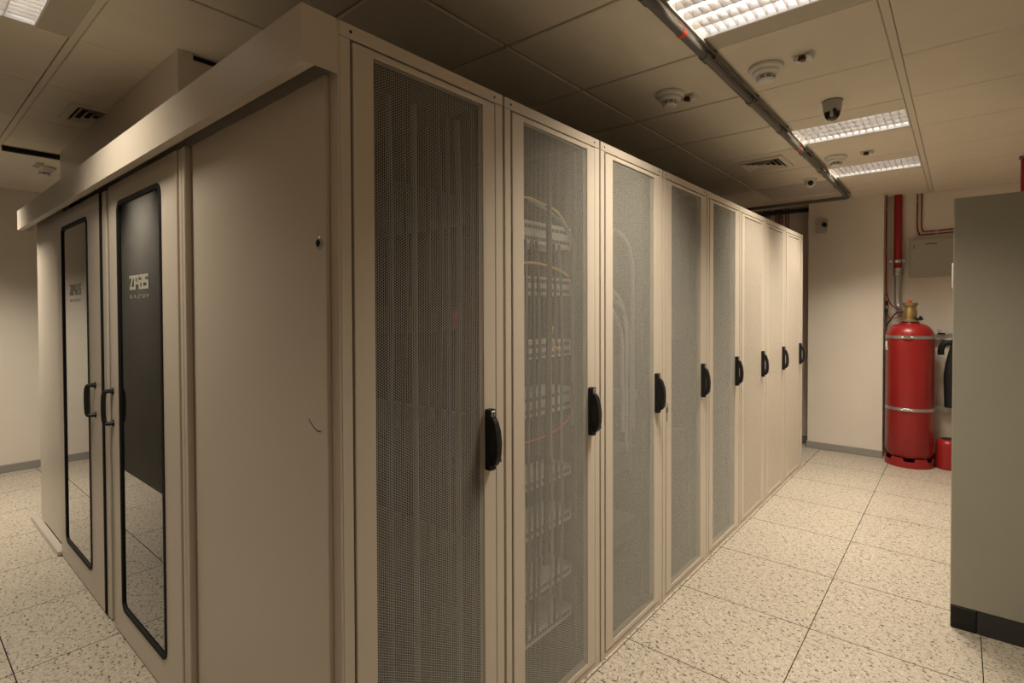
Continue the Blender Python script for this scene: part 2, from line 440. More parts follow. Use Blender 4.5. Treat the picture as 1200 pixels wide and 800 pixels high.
# the farthest doors carry a heavier, closer sheet of the door's own colour
P6 = perforated_mesh(.0985, .5, .0485, 2.0995, .0005, hole=.0028, th=.0016, m='paint_door')
P7 = perforated_mesh(.0985, .5, .0485, 2.0995, .0005, hole=.0022, th=.0025, m='paint_door')
for r, me in ((racks[5], P6), (racks[6], P7), (racks[7], P7)):
    for d in r.children:
        for c in d.children:
            if c.name.startswith('perforated_sheet'): c.data = me
# near end of the first rack: side panel with lock, corner post
R1 = racks[0]
B().box(-RD, -.001, -.0005, .005, 0, RH-.003, .0008, 1).build('end_post', 'paint', R1)
sp = B().box(-.872, -.034, -.014, -.0005, .02, 2.03, .003, 2).build('end_panel', 'paint', R1)
b = B(); b.lathe([(.0, -.0035), (.011, -.0035), (.015, -.002), (.017, 0)], (-.064, -.014, 1.629), 20, 'Y').build('panel_lock', 'zinc', sp, True)
B().lathe([(0, -.0042), (.0085, -.0042), (.009, -.003)], (-.064, -.014, 1.629), 16, 'Y').build('lock_core', 'seam', sp)
B().tube(bez([(-.121, -.0145, 1.192), (-.108, -.0145, 1.182), (-.093, -.0145, 1.172), (-.078, -.0145, 1.168), (-.062, -.0145, 1.170)], 5), .0009, 5).build('scratch', 'seam', sp)
# far end of the last rack: end panel
B().box(-RD, .004, .600, .635, 0, RH, .002, 1).build('end_panel', 'paint', racks[7])
# key at the third rack
d3 = [c for c in racks[2].children if c.name.startswith('door')][0]
B().tube([(.048, .545+.010*math.cos(a), 1.000+.010*math.sin(a)) for a in [2*math.pi*k/16 for k in range(17)]], .0016, 6, False).build('key_ring', 'pipe_grey', d3, True)
b = B().box(.0465, .0495, .535, .555, .965, .990, .003, 1).box(.047, .049, .541, .549, .925, .967, .0005, 1); b.build('key', 'pipe_grey', d3)

# ------------------------------------------------------------------ equipment behind the perforated doors
def patch_panel(i, z0, z1, label, m='panel_grey', ports=24, rows=1, dark=False):
    y = .6*i; loc = (-.12, y+.3, z0)
    t = thing('patch_panel', label, 'network panel', loc, 'panels mounted in the racks')
    h = z1-z0
    B().box(-.10, .03, -.224, .224, 0, h, .002, 1).build('body', m, t)
    ear = B().box(.024, .031, -.241, -.224, 0, h).box(.024, .031, .224, .241, 0, h); ear.build('mounting_ears', m, t)
    b = B()
    for rr in range(rows):
        for k in range(ports):
            yy = -.205+.41*(k+.5)/ports; zz = h*(rr+.5)/rows
            b.box(.0295, .0312, yy-.006, yy+.006, zz-.007, zz+.007)
    o = b.build('ports', 'dark_steel_and_shade' if not dark else 'grey_plastic', t); o['kind'] = 'stuff'
    return t
Z2 = [(1.712, 1.797, 2, 'topmost pale patch panel in the second rack, under a bow of yellow and teal cables'),
      (1.523, 1.591, 2, 'second pale patch panel from the top of the second rack'),
      (1.280, 1.345, 2, 'third pale patch panel from the top of the second rack'),
      (1.063, 1.152, 2, 'pale patch panel in the second rack level with its door handle'),
      (.790, .835, 1, 'pale panel in the second rack, just below the red cable'),
      (.605, .655, 1, 'third pale panel from the bottom of the second rack'),
      (.378, .425, 1, 'second pale panel from the bottom of the second rack'),
      (.205, .250, 1, 'lowest pale panel in the second rack')]
for a, b_, rr, l in Z2: patch_panel(1, a, b_, l, rows=rr)
def server(i, z0, z1, label, m='server_dark'):
    t = thing('rack_server', label, 'server', (-.12, .6*i+.3, z0), 'dark devices in the racks'); h = z1-z0
    B().box(-.6, .025, -.222, .222, 0, h, .002, 1).build('body', m, t)
    B().box(.02, .028, -.241, .241, 0, h, .001, 1).build('front_bezel', 'dark_steel_and_shade', t)
    b = B(); n = max(2, int(h/.022))
    for k in range(n): b.box(.0275, .031, -.20, .12, h*(k+.3)/n, h*(k+.7)/n)
    b.build('drive_slots', 'black_steel_and_shade', t); return t
for a, b_, l in [(.30, .47, 'lowest dark server in the corner rack'), (.55, .72, 'second dark server from the bottom of the corner rack'),
                 (1.00, 1.13, 'dark server in the corner rack level with its door handle'),
                 (1.40, 1.475, 'dark controller with two red lit figures in the corner rack'),
                 (1.74, 1.83, 'uppermost dark server in the corner rack')]:
    t = server(0, a, b_, l)
    if 'figures' in l:
        b = B()
        for zc_, segs in ((.05, 'abgcd'), (.022, 'abgcd')):
            for dy in (.172, .184):
                w_, h_ = .0040, .0045
                S = {'a': (-w_, w_, h_*2-.001, h_*2), 'g': (-w_, w_, -.0005, .0006), 'd': (-w_, w_, -h_*2, -h_*2+.001), 'b': (w_-.0011, w_, 0, h_*2), 'c': (w_-.0011, w_, -h_*2, 0), 'f': (-w_, -w_+.0011, 0, h_*2)}
                use = 'bc' if dy < .18 else ('afgcd' if zc_ > .04 else 'abgcd')
                for s_ in use:
                    q = S[s_]; b.box(.031, .0325, dy+q[0]-.0006, dy+q[1]+.0006, zc_+q[2]-.0006, zc_+q[3]+.0006)
        b.build('lit_figures', 'led_red', t, label='red lit figures in two rows')
for a, b_, l in [(.35, .44, 'lower dark server in the key rack'), (.70, .79, 'middle dark server in the key rack'), (1.02, 1.07, 'thin dark device in the key rack under the white cables')]:
    server(2, a, b_, l)
for a, b_, l in [(.6, .77, 'lower dark server in the fourth rack'), (1.3, 1.47, 'upper dark server in the fourth rack')]: server(3, a, b_, l)
def cable(pts, r, m, label, n=6, group='network cables inside the racks'):
    P = [Vector(p) for p in pts]; o = min(P, key=lambda v: v.z)
    ob = B(o).tube(bez(pts, 6), r, n).build('network_cable', m, None, True); return tag(ob, label, 'cable', group)
X = -.062
cable([(X, .655, 1.80), (X+.01, .76, 1.862), (X+.01, .86, 1.858), (X+.01, .98, 1.835), (X+.01, 1.05, 1.76), (X, 1.07, 1.70)], .005, 'cable_yellow', 'yellow cable bowing over the topmost panel of the second rack')
cable([(X, .80, 1.87), (X+.012, .90, 1.835), (X+.012, 1.0, 1.80), (X+.01, 1.08, 1.72), (X, 1.09, 1.5), (X, 1.09, 1.0)], .007, 'cable_teal', 'pale teal cable looping down the right side of the second rack')
cable([(X, .66, 1.61), (X+.01, .8, 1.635), (X+.01, .95, 1.625), (X, 1.06, 1.60)], .005, 'cable_yellow', 'yellow cable lying over the second panel of the second rack')
cable([(X, .955, 1.40), (X+.012, .925, 1.375), (X+.012, .93, 1.34), (X, .99, 1.31)], .006, 'cable_yellow', 'short yellow cable curling above the third panel of the second rack')
cable([(X, .67, .99), (X+.012, .85, .992), (X+.012, .98, 1.01), (X+.01, 1.08, 1.06), (X, 1.10, 1.16)], .003, 'cable_red', 'thin red cable crossing the second rack below the handle')
cable([(X+.01, .905, 2.05), (X+.02, .905, 1.7), (X+.02, .90, 1.3), (X+.01, .90, .9), (X, .905, .5)], .011, 'cable_black', 'thick black cable hanging down the middle of the second rack')
for k, (yy, m, l) in enumerate([(.70, 'cable_teal', 'pale teal'), (.735, 'cable_black', 'black'), (.77, 'cable_white', 'white'), (.80, 'cable_blue', 'blue'), (.835, 'cable_black', 'black'), (.865, 'cable_blue', 'blue'), (.94, 'cable_white', 'white'), (.975, 'cable_black', 'black'), (1.01, 'cable_teal', 'pale teal')]):
    cable([(X-.01, yy, 1.72), (X, yy+.006*((k % 3)-1), 1.4), (X, yy, 1.0), (X, yy+.005, .62), (X-.01, yy, .25)], .006, m, f'{l} upright cable in the second rack, number {k+1} from the left'.replace(f', number {k+1} from the left', ['  at its left edge', ' second from its left edge', ' left of the blue one', ' left of its middle', ' next to the left blue one', ' beside the thick black cable', ' right of the thick black cable', ' right of its middle', ' at its right side'][k]).replace('  ', ' '))
for k, yy in enumerate([.14, .19, .235, .28, .325, .365, .41, .45]):
    cable([(X, yy, 2.05), (X+.01, yy+.008*((k % 3)-1), 1.6), (X, yy, 1.1), (X+.008, yy-.005, .6), (X, yy, .12)], .009 if k % 2 else .006, ['cable_black', 'cable_blue', 'cable_black', 'cable_teal', 'cable_black', 'cable_black', 'cable_blue', 'cable_teal'][k],
          ['black cable at the left edge', 'blue cable second from the left', 'black cable third from the left', 'pale teal cable left of the middle', 'black cable just right of the middle', 'black cable sixth from the left', 'blue cable near the right edge', 'pale teal cable at the right edge'][k]+' of the corner rack')
for k, pts in enumerate([[(X, 1.31, 1.79), (X+.01, 1.42, 1.82), (X+.015, 1.52, 1.77), (X+.01, 1.58, 1.66), (X, 1.60, 1.40), (X, 1.61, .9)],
                         [(X, 1.29, 1.64), (X+.015, 1.36, 1.56), (X+.015, 1.46, 1.50), (X+.01, 1.52, 1.36), (X, 1.54, 1.1), (X, 1.54, .8)],
                         [(X, 1.30, 1.60), (X+.015, 1.38, 1.52), (X+.015, 1.49, 1.45), (X+.01, 1.56, 1.30), (X, 1.58, 1.0), (X, 1.58, .7)],
                         [(X, 1.29, 1.55), (X+.01, 1.38, 1.47), (X+.01, 1.47, 1.36), (X, 1.50, 1.2), (X, 1.51, .9)]]):
    cable(pts, .009, ['cable_teal', 'cable_white', 'cable_teal', 'cable_white'][k], ['pale teal cable arching highest', 'upper white cable slanting down', 'pale teal cable slanting down between white ones', 'lower white cable slanting down'][k]+' behind the key rack door')

# ------------------------------------------------------------------ aisle containment at the near end
HX, HY, HZ0, HZ1 = -3.815, -.09, 2.026, 2.155
con = thing('aisle_containment', 'beige steel header and post of the rack aisle around the sliding doors', 'containment', (0, 0, 0))
for a, b_ in ((-1.9445, -.0015), (HX+.0015, -1.9495)):
    B().prism([(HY, HZ0), (HY, HZ1), (-.001, HZ1), (-.001, HZ1-.002), (HY+.002, HZ1-.002), (HY+.002, HZ0+.002), (HY+.032, HZ0+.002), (HY+.032, HZ0)], 'X', a, b_).build('header_cover', 'paint', con)
for a in (-.0015, HX): B().box(a, a+.0015, HY, -.001, HZ0, HZ1).build('header_end', 'paint', con)
B().box(HX+.01, -.01, -.045, -.015, 2.075, 2.13).build('door_track', 'dark_steel_and_shade', con)
b = B(); b.box(-.985, -.885, -.012, 0, 0, 2.026).box(-.985, -.972, -.030, -.012, 0, 2.026, .002, 1).box(-.952, -.925, -.030, -.012, 0, 2.026, .002, 1).box(-.912, -.885, -.034, -.012, 0, 2.026, .003, 1)
b.build('door_post', 'paint', con)
rf = thing('aisle_roof', 'steel roof and end wall of the aisle behind the sliding doors', 'aisle roof', (-1.95, 4.79, 0))
B((-1.95, 4.79, 0)).box(-2.93, -RD-.003, .02, 4.8, RH-.03, RH-.002).build('roof_sheet', 'paint', rf)
B((-1.95, 4.79, 0)).box(-2.91, -RD-.003, 4.78, 4.8, 0, RH-.03).build('end_wall', 'dark_steel_and_shade', rf)
pl = thing('ceiling_plenum', 'tall beige duct box rising from the aisle roof to the ceiling behind the header', 'duct box', (-1.437, .13, RH))
b = B((-1.437, .13, RH)); b.box(-3.75, -1.437, .13, .135, RH, ZC-.001, .001, 1).build('front_sheet', 'paint', pl)
b = B((-1.437, .13, RH)); b.box(-1.442, -1.437, .135, 4.5, RH, ZC-.030).box(-1.442, -1.437, .135, .19, ZC-.030, ZC-.001).build('side_sheet', 'paint', pl)
B((-1.437, .13, RH)).box(-3.75, -3.745, .135, 4.5, RH, ZC-.001).build('side_sheet', 'paint', pl)
B((-1.437, .13, RH)).box(-1.465, -1.460, .14, 4.5, RH, ZC-.001).build('inner_sheet', 'black_steel_and_shade', pl)
B((-1.437, .13, RH)).lathe([(0, .0015), (.005, .0015), (.005, 0)], (-1.437, .155, ZC-.022), 10, 'X').build('screw', 'zinc', pl)

GL = [(0, 6), (1, 6), (1, 4.7)]
def letters(x0, x1, z0, z1, y):
    """heavy joined block letters Z P a S between x0..x1"""
    b = B(); cw = (x1-x0)/4.15; h = z1-z0
    def q(i, u0, u1, v0, v1, shear=0.): b.box(x0+i*cw*1.03+u0*cw, x0+i*cw*1.03+u1*cw, y, y+.0006, z0+v0*h, z0+v1*h)
    # Z
    q(0, .0, 1., .80, 1.); q(0, .0, 1., 0., .2)
    X0 = x0; b.prism([(X0+.05*cw, z0+.18*h), (X0+.42*cw, z0+.18*h), (X0+.98*cw, z0+.82*h), (X0+.58*cw, z0+.82*h)], 'Y', y, y+.0006)
    # P
    q(1, .0, .36, -.02, 1.); q(1, .36, 1., .80, 1.); q(1, .66, 1., .5, .8); q(1, .36, 1., .34, .56)
    # a
    q(2, .05, 1., .80, 1.); q(2, .62, 1., 0., .8); q(2, .0, .62, .44, .62); q(2, .0, .34, 0., .44); q(2, .34, .62, 0., .17)
    # S
    q(3, .0, 1., .80, 1.); q(3, .0, .36, .6, .8); q(3, .0, 1., .42, .62); q(3, .64, 1., .2, .42); q(3, .0, 1., 0., .2)
    return b
def small_text(txt, x0, x1, z0, y, name, m, parent):
    cu = bpy.data.curves.new('t', 'FONT'); cu.body = txt; cu.size = .02; cu.space_character = 1.9; cu.extrude = .0002
    ob = bpy.data.objects.new('t', cu); COL.objects.link(ob); bpy.context.view_layer.update()
    me = bpy.data.meshes.new_from_object(ob.evaluated_get(bpy.context.evaluated_depsgraph_get())); bpy.data.objects.remove(ob)
    xs = [v.co.x for v in me.vertices]; s_ = (x1-x0)/(max(xs)-min(xs)); mx = min(xs)
    for v in me.vertices: v.co = Vector((x0+(v.co.x-mx)*s_, y-v.co.z, z0+v.co.y*.0145/.0138))
    me.materials.clear(); me.materials.append(M[m]); me.name = name
    return link(name, me, parent)
def sliding_door(xa, xb, wa, wb, label, hx, flip):
    """leaf xa..xb with window wa..wb; hx handle position"""
    loc = ((xa+xb)/2, -.022, 0); cx = loc[0]
    t = thing('sliding_door', label, 'sliding door', loc, 'glazed sliding doors')
    A, C, a, c = xa-cx, xb-cx, wa-cx, wb-cx
    out = [(C, 2.035), (A, 2.035), (A, .008), (C, .008)]
    win = rrect(a, c, .135, 1.945, .04, 6); k = len(win)//4
    o2 = []
    for i, (x, z) in enumerate(out): o2 += [(x, z)]*k
    b = B()
    # frame with rounded opening
    def V(p, y): return b.bm.verts.new((p[0], y, p[1]))
    for y, rev in ((0, False), (.018, True)):
        C4 = [V(p, y) for p in out]; W = [V(p, y) for p in win]
        for i in range(4):
            for j in range(k-1): b.bm.faces.new((C4[i], W[i*k+j], W[i*k+j+1]))
            n = (i+1) % 4; b.bm.faces.new((C4[i], W[i*k+k-1], W[(n*k) % len(W)], C4[n]))
        if not rev: F4, FW = C4, W
        else:
            for i in range(4): b.bm.faces.new((F4[i], F4[(i+1) % 4], C4[(i+1) % 4], C4[i]))
            for i in range(len(W)): b.bm.faces.new((FW[i], FW[(i+1) % len(W)], W[(i+1) % len(W)], W[i]))
    leaf = b.build('door_leaf', 'paint', t)
    gk = B(); gk.ring(rrect(a-.006, c+.006, .129, 1.951, .045, 6), rrect(a+.012, c-.012, .147, 1.933, .03, 6), 'Y', -.004, .006); gk.build('window_gasket', 'rubber', leaf)
    pane = B().box(a+.008, c-.008, .003, .0035, .143, 1.937).build('window_pane', 'door_glass', leaf)
    mid = (a+c)/2
    letters(mid-.125, mid+.125, 1.556, 1.616, .0015).build('window_lettering', 'lettering', pane, label='pale block lettering on the glass')
    small_text('GROUP', mid-.122, mid+.122, 1.520, .0018, 'window_lettering', 'lettering', pane)
    hh = B(); s = -1 if flip else 1
    hp = bez([(hx-cx, 0, 1.100), (hx-cx-.004, -.022, 1.101), (hx-cx-.008, -.033, 1.090), (hx-cx-.008, -.036, 1.03), (hx-cx-.008, -.033, .964), (hx-cx-.004, -.022, .953), (hx-cx, 0, .954)], 5)
    hh.tube(hp, .0095, 8).build('handle', 'black_plastic', leaf, True)
    for z in (1.1, .954): B().lathe([(.015, -.004), (.017, 0)], (hx-cx, 0, z), 14, 'Y').build('handle_foot', 'black_plastic', leaf)
    ex = (C, C+.022) if not flip else (A-.006, A)
    B().box(*ex, -.004, .016, .008, 2.035, .003, 1).build('edge_seal', 'aluminium' if flip else 'rubber', leaf)
    return t
sliding_door(-1.852, -.99, -1.728, -1.166, 'right glazed sliding door, beside the door post and rack end panel', -1.868+.03, True)
sliding_door(-2.985, -2.02, -2.845, -2.265, 'left glazed sliding door, farther from the camera', -2.15, False)
B().box(-1.992, -1.925, -.020, -.010, .008, 2.03, .002, 1).build('inner_seal', 'paint', con)

# second row: only its near end shows left of the doors
r2o = thing('server_rack', 'end rack of the second row, plain panel left of the sliding doors', 'server rack', (-3.76, 0, 0))
L2 = (-3.76, 0, 0)
B(L2).box(-3.76, -2.93, .001, .02, .03, RH-.003, .003, 2).build('end_panel', 'paint', r2o)
B(L2).box(-3.76, -2.93, .02, .6, .0, RH-.003).build('body', 'paint', r2o)
B(L2).box(-2.93, -2.915, .03, .6, .02, RH-.03).build('rack_front', 'dark_steel_and_shade', r2o)
g = B((-3.4, -.03, 0)); g.box(-3.86, -2.99, -.042, .0, 0, .028, .003, 1)
tag(g.build('floor_guide', 'aluminium'), 'pale metal floor guide at the foot of the left end panel', 'guide rail')

# ------------------------------------------------------------------ grey cabinet on the right
cl = (1.105, 2.45, 0)
cb = thing('grey_cabinet', 'tall grey-green metal cabinet with black plinth at the right edge', 'cabinet', cl)
B(cl).box(1.105, 2.0, 2.45, 3.25, .105, 1.967, .006, 2).build('body', 'cabinet_grey', cb)
B(cl).box(1.106, 1.198, 2.452, 2.56, 0, .104, .004, 1).build('plinth_corner', 'black_plastic', cb)
B(cl).box(1.1985, 2.0, 2.4535, 3.24, 0, .104, .002, 1).build('plinth', 'black_steel_and_shade', cb)
B(cl).box(1.1075, 1.16, 2.56, 3.24, 0, .104).build('plinth', 'black_steel_and_shade', cb)
B(cl).box(1.093, 1.106, 3.19, 3.22, 1.58, 1.72, .002, 1).build('hinge', 'white_plastic', cb)

# ------------------------------------------------------------------ gas cylinder
cc = (.766, 5.546, 0); R_ = .186
gc = thing('gas_cylinder', 'tall red fire suppression gas cylinder with brass valve in the wall niche', 'gas cylinder', cc)
pr = [(0, .10), (.10, .085), (.165, .09), (R_, .14), (R_, 1.20)]
for k in range(1, 9):
    a = math.radians(90*k/9); pr.append((.075+(R_-.075)*math.cos(a), 1.20+.128*math.sin(a)))
pr += [(.075, 1.333), (.07, 1.345), (.055, 1.352), (0, 1.352)]
B().lathe(pr, (0, 0, 0), 48).build('body', 'red_paint', gc, True)
# foot ring with cut-outs
b = B(); n = 48
def topz(a): return .088 if (a % (math.pi/3)) < math.pi/5.2 else .058
ro, ri = R_+.002, R_-.006
ring = [[], [], [], []]
for k in range(96):
    a = 2*math.pi*k/96; z = topz(a+.25); c_, s_ = math.cos(a), math.sin(a)
    for q, (r, zz) in enumerate(((ro, .0), (ro, z), (ri, z), (ri, .0))): ring[q].append(b.bm.verts.new((r*c_, r*s_, zz)))
for k in range(96):
    j = (k+1) % 96
    for q in range(4): b.bm.faces.new((ring[q][k], ring[q][j], ring[(q+1) % 4][j], ring[(q+1) % 4][k]))
b.build('foot_ring', 'red_paint', gc)
for z in (1.19, .523):
    st = B().lathe([(R_+.0005, z), (R_+.0035, z), (R_+.0035, z+.028), (R_+.0005, z+.028)], (0, 0, 0), 48).build('strap', 'zinc', gc)
    B().box(-.035, .02, -R_-.016, -R_-.002, z+.002, z+.028, .003, 1).tube([(-.05, -R_-.010, z+.016), (.035, -R_-.010, z+.016)], .0045, 8).build('strap_buckle', 'steel', st)
v = B().lathe([(0, 1.352), (.060, 1.352), (.066, 1.36), (.066, 1.368), (.050, 1.372), (.050, 1.385), (.054, 1.39), (.054, 1.44), (.047, 1.46), (.047, 1.485), (.060, 1.50), (.060, 1.522), (.048, 1.524), (.02, 1.526), (0, 1.526)], (0, 0, 0), 24).build('valve', 'brass', gc, True)
B().lathe([(.016, 1.525), (.016, 1.545), (.010, 1.55), (0, 1.55)], (0, 0, 0), 14).build('valve_cap', 'red_tag', v, True)
B().lathe([(0, 1.349), (.085, 1.349), (.085, 1.356), (.05, 1.356)], (0, 0, 0), 28).build('collar', 'zinc', v)
b = B(); b.box(.03, .10, -.05, -.015, 1.36, 1.385, .004, 1).box(.07, .09, -.06, .0, 1.375, 1.40, .003, 1).build('side_port', 'black_plastic', v)
B().box(-R_+.006, -R_+.022, -.105, -.095, 1.10, 1.16, .002, 1).lathe([(0, -.001), (.012, -.001), (.012, .004), (0, .004)], (-.168, -.093, 1.09), 16, 'Y').build('data_tag', 'white_plastic', gc)
# wall rails holding the cylinder
for z, l in ((1.205, 'upper'), (.535, 'lower')):
    o = (.95, 5.80, z); t = thing('wall_rail', l+' galvanised wall rail behind the red gas cylinder', 'rail', o, 'rails behind the gas cylinder')
    B(o).box(.56, 1.10, 5.76, 5.80, z-.022, z+.022, .003, 1).build('channel', 'zinc', t)
    B(o).box(.62, .66, 5.80, 5.85, z-.03, z+.03).box(1.04, 1.08, 5.80, 5.85, z-.03, z+.03).build('stand_off', 'zinc', t)
    if l == 'upper':
        B(o).tube([(.975+.013*math.cos(a), 5.755, z+.050+.013*math.sin(a)) for a in [2*math.pi*k/14 for k in range(15)]], .003, 6, False).build('eye_bolt', 'zinc', t)
        B(o).box(.965, 1.02, 5.74, 5.77, z+.02, z+.034).build('clip', 'black_plastic', t)
# red discharge pipe
dp = (.652, 5.79, 1.83); t = thing('discharge_pipe', 'red pipe dropping from the ceiling, galvanised at its lower end, behind the gas cylinder', 'pipe', dp)
B(dp).tube([(.652, 5.79, 2.60), (.652, 5.79, 1.86)], .034, 20).build('red_pipe', 'red_pipe', t, True)
B(dp).lathe([(.030, 1.79), (.040, 1.80), (.040, 1.825), (.034, 1.83), (.040, 1.84), (.040, 1.865), (.034, 1.87)], (.652, 5.79, 0), 20).build('coupling', 'zinc', t)
B(dp).tube(bez([(.652, 5.79, 1.84), (.652, 5.79, 1.62), (.652, 5.785, 1.54), (.664, 5.765, 1.475), (.69, 5.70, 1.435), (.725, 5.61, 1.43)], 6), .027, 16).build('lower_bend', 'zinc', t, True)
cp_ = B(dp).lathe([(.034, 1.922), (.040, 1.922), (.040, 1.948), (.034, 1.948)], (.652, 5.79, 0), 20).box(.59, .612, 5.745, 5.80, 1.925, 1.945).box(.692, .714, 5.745, 5.80, 1.925, 1.945).box(.612, .70, 5.80, 5.85, 1.926, 1.944)
cp_.build('pipe_clamp', 'steel', t)
# thin red conduits
def conduit(name, pts, r, m, label, group=None, clips=(), n=6):
    P = [Vector(p) for p in pts]; o = min(P, key=lambda v: v.z)
    t = thing(name, label, 'conduit', o, group)
    B(o).tube(pts, r, 8).build('tube', m, t, True)
    for c in clips: B(o).box(c[0]-.012, c[0]+.012, c[1]-.006, c[1]+.012, c[2]-.006, c[2]+.006).build('clip', 'zinc', t)
    return t
conduit('red_conduit', bez([(.563, 5.72, 2.60), (.563, 5.72, 2.0), (.563, 5.72, 1.70), (.575, 5.70, 1.60), (.62, 5.62, 1.50), (.70, 5.56, 1.455)], 6), .006, 'red_wire', 'thin dark red conduit down the pillar edge, curling to the brass valve', 'dark red conduits', [(.563, 5.72, 2.45), (.563, 5.72, 2.05)])
conduit('red_conduit', bez([(.560, 5.735, 1.62), (.570, 5.71, 1.45), (.61, 5.63, 1.375), (.70, 5.56, 1.40)], 6), .004, 'red_wire', 'short thin dark red conduit sagging to the brass valve collar', 'dark red conduits')
conduit('black_hose', bez([(.563, 5.75, 1.30), (.60, 5.68, 1.35), (.65, 5.60, 1.42), (.71, 5.55, 1.44)], 6), .006, 'cable_black', 'thin black hose slanting up to the brass valve')
conduit('grey_conduit', [(.562, 5.76, .02), (.562, 5.76, 1.55)], .010, 'pipe_grey', 'grey upright conduit in the gap left of the gas cylinder')
B_ = thing('junction_tube', 'small dark junction tube on the pillar edge above the cylinder shoulder', 'junction', (.572, 5.70, 1.43))
B((.572, 5.70, 1.43)).tube([(.572, 5.70, 1.43), (.572, 5.70, 1.55)], .012, 10).build('tube', 'black_plastic', B_, True)
B((.572, 5.70, 1.43)).tube([(.572, 5.70, 1.47), (.572, 5.70, 1.50)], .0135, 10).build('ring', 'brass', B_, True)
for dx, l in ((0, 'left'), (.033, 'right')):
    conduit('red_conduit', bez([(.800+dx, 5.835, 2.60), (.800+dx, 5.835, 2.45), (.800+dx, 5.835, 2.27), (.815+dx*.9, 5.835, 2.205+dx*.6), (.86+dx, 5.835, 2.185+dx*.9), (1.3, 5.835, 2.20+dx*.9)], 6), .006, 'red_wire', l+' one of two dark red conduits bending over the grey control box', 'dark red conduits', [(.80+dx, 5.835, 2.52), (.80+dx, 5.835, 2.35), (.95, 5.835, 2.188+dx*.9)])
# control box
bo = (.74, 5.76, 1.775); t = thing('control_box', 'grey metal control box on the wall beneath the dark red conduits', 'control box', bo)
B(bo).box(.738, 1.20, 5.76, 5.85, 1.775, 2.14, .004, 2).build('body', 'box_grey', t)
B(bo).box(.748, 1.19, 5.755, 5.762, 1.785, 2.13, .002, 1).build('door', 'box_grey', t)
B(bo).lathe([(0, -.006), (.012, -.006), (.013, 0)], (.775, 5.756, 1.965), 14, 'Y').build('lock', 'zinc', t)
for k in range(2): B(bo).lathe([(0, -.003), (.006, -.003), (.006, 0)], (.782, 5.756, 2.075-.02*k), 10, 'Y').build('indicator', 'black_plastic', t)
B(bo).box(.87, .955, 5.7535, 5.7555, 2.082, 2.090).build('name_strip', 'black_plastic', t)
# extinguisher horn on wall bracket and red extinguisher on the floor
ho = (1.06, 5.70, 1.0); t = thing('discharge_horn', 'black hose and discharge horn hanging between two rails behind the cabinet edge', 'extinguisher horn', ho)
B(ho).tube(bez([(1.12, 5.64, 1.12), (1.06, 5.62, 1.155), (1.015, 5.62, 1.14), (.995, 5.62, 1.09), (.995, 5.62, 1.04)], 6), [.026]*25, 12).build('hose', 'black_plastic', t, True)
B(ho).tube(bez([(1.085, 5.62, 1.13), (1.065, 5.62, .95), (1.065, 5.62, .75), (1.07, 5.62, .56)], 6), [.022+.028*min(1, k/9) for k in range(19)], 14).build('horn', 'black_plastic', t, True)
B(ho).tube([(.99, 5.66, 1.175), (1.15, 5.62, 1.20)], .016, 10).build('trigger_pipe', 'steel', t, True)
B(ho).box(1.06, 1.075, 5.66, 5.80, 1.14, 1.16).box(1.06, 1.075, 5.66, 5.80, .52, .55).build('bracket', 'zinc', t)
eo = (1.055, 5.60, 0); t = thing('fire_extinguisher', 'short red canister standing on the floor between gas cylinder and cabinet', 'canister', eo)
B().lathe([(0, .0), (.088, 0), (.095, .008), (.095, .225), (.088, .25), (.07, .266), (.05, .27), (0, .27)], (0, 0, 0), 32).build('body', 'red_paint', t, True)
B().lathe([(.05, .268), (.05, .276), (.02, .276), (0, .276)], (0, 0, 0), 20).build('cap', 'black_plastic', t)

# red pipe at the right picture edge, red wires above the far racks
po = (1.49, 4.78, 0); t = thing('red_pipe', 'dark red square duct at the right picture edge, rising behind the cabinet to the ceiling', 'pipe', po)
B(po).box(1.465, 1.56, 4.74, 4.80, 0, 2.585, .003, 1).build('duct', 'red_pipe', t)
B(po).box(1.455, 1.57, 4.73, 4.81, 2.578, 2.589).build('flange', 'pipe_grey', t)
WX = [-.60, -.575, -.545, -.48, -.452, -.437, -.41, -.375, -.345]
for k, x in enumerate(WX):
    conduit('red_conduit', [(x, 5.838, 1.9), (x+.004*(k % 2), 5.838, 2.60)], .0055, 'red_wire', ['leftmost', 'second', 'third', 'fourth', 'fifth', 'sixth', 'seventh', 'eighth', 'rightmost'][k]+' thin dark red conduit from the left on the back wall above the far racks', 'dark red conduits above the far racks')

# ------------------------------------------------------------------ things on the ceiling
pz, px = 2.553, .283
pipe_o = (px, 5.40, pz); t = thing('ceiling_pipe', 'dark grey detection pipe with red rings along the ceiling, turning left at the pillar', 'pipe', pipe_o)
B(pipe_o).tube([(px, -2.7, pz), (px, 1.6, pz), (px, 5.36, pz)]+[(px-.035+.035*math.cos(a), 5.36+.035*math.sin(a), pz) for a in [math.radians(q) for q in (20, 45, 70, 90)]]+[(px-.3, 5.395, pz), (-3.0, 5.395, pz)], .0175, 16).build('pipe', 'pipe_grey', t, True)
B(pipe_o).tube([(px+.026, -2.7, pz+.018), (px+.026, 1.6, pz+.018), (px+.026, 5.3, pz+.018)], .006, 8).build('thin_pipe', 'pipe_grey', t, True)
for y in (-.2, 1.03, 1.60, 2.245, 2.84, 3.44, 4.05, 4.75, 5.2): B(pipe_o).tube([(px, y-.025, pz), (px, y+.025, pz)], .0215, 16).build('socket', 'pipe_grey', t, True)
for y in (.62, 1.655, 2.28, 2.90, 3.6, 4.3): B(pipe_o).box(px-.026, px+.03, y-.012, y+.012, pz-.002, ZC-.001).build('pipe_clip', 'pipe_grey', t)
for y in (1.34, 3.30, 5.22): B(pipe_o).tube([(px, y-.012, pz), (px, y+.012, pz)], .0195, 16).build('red_ring', 'red_tag', t, True)
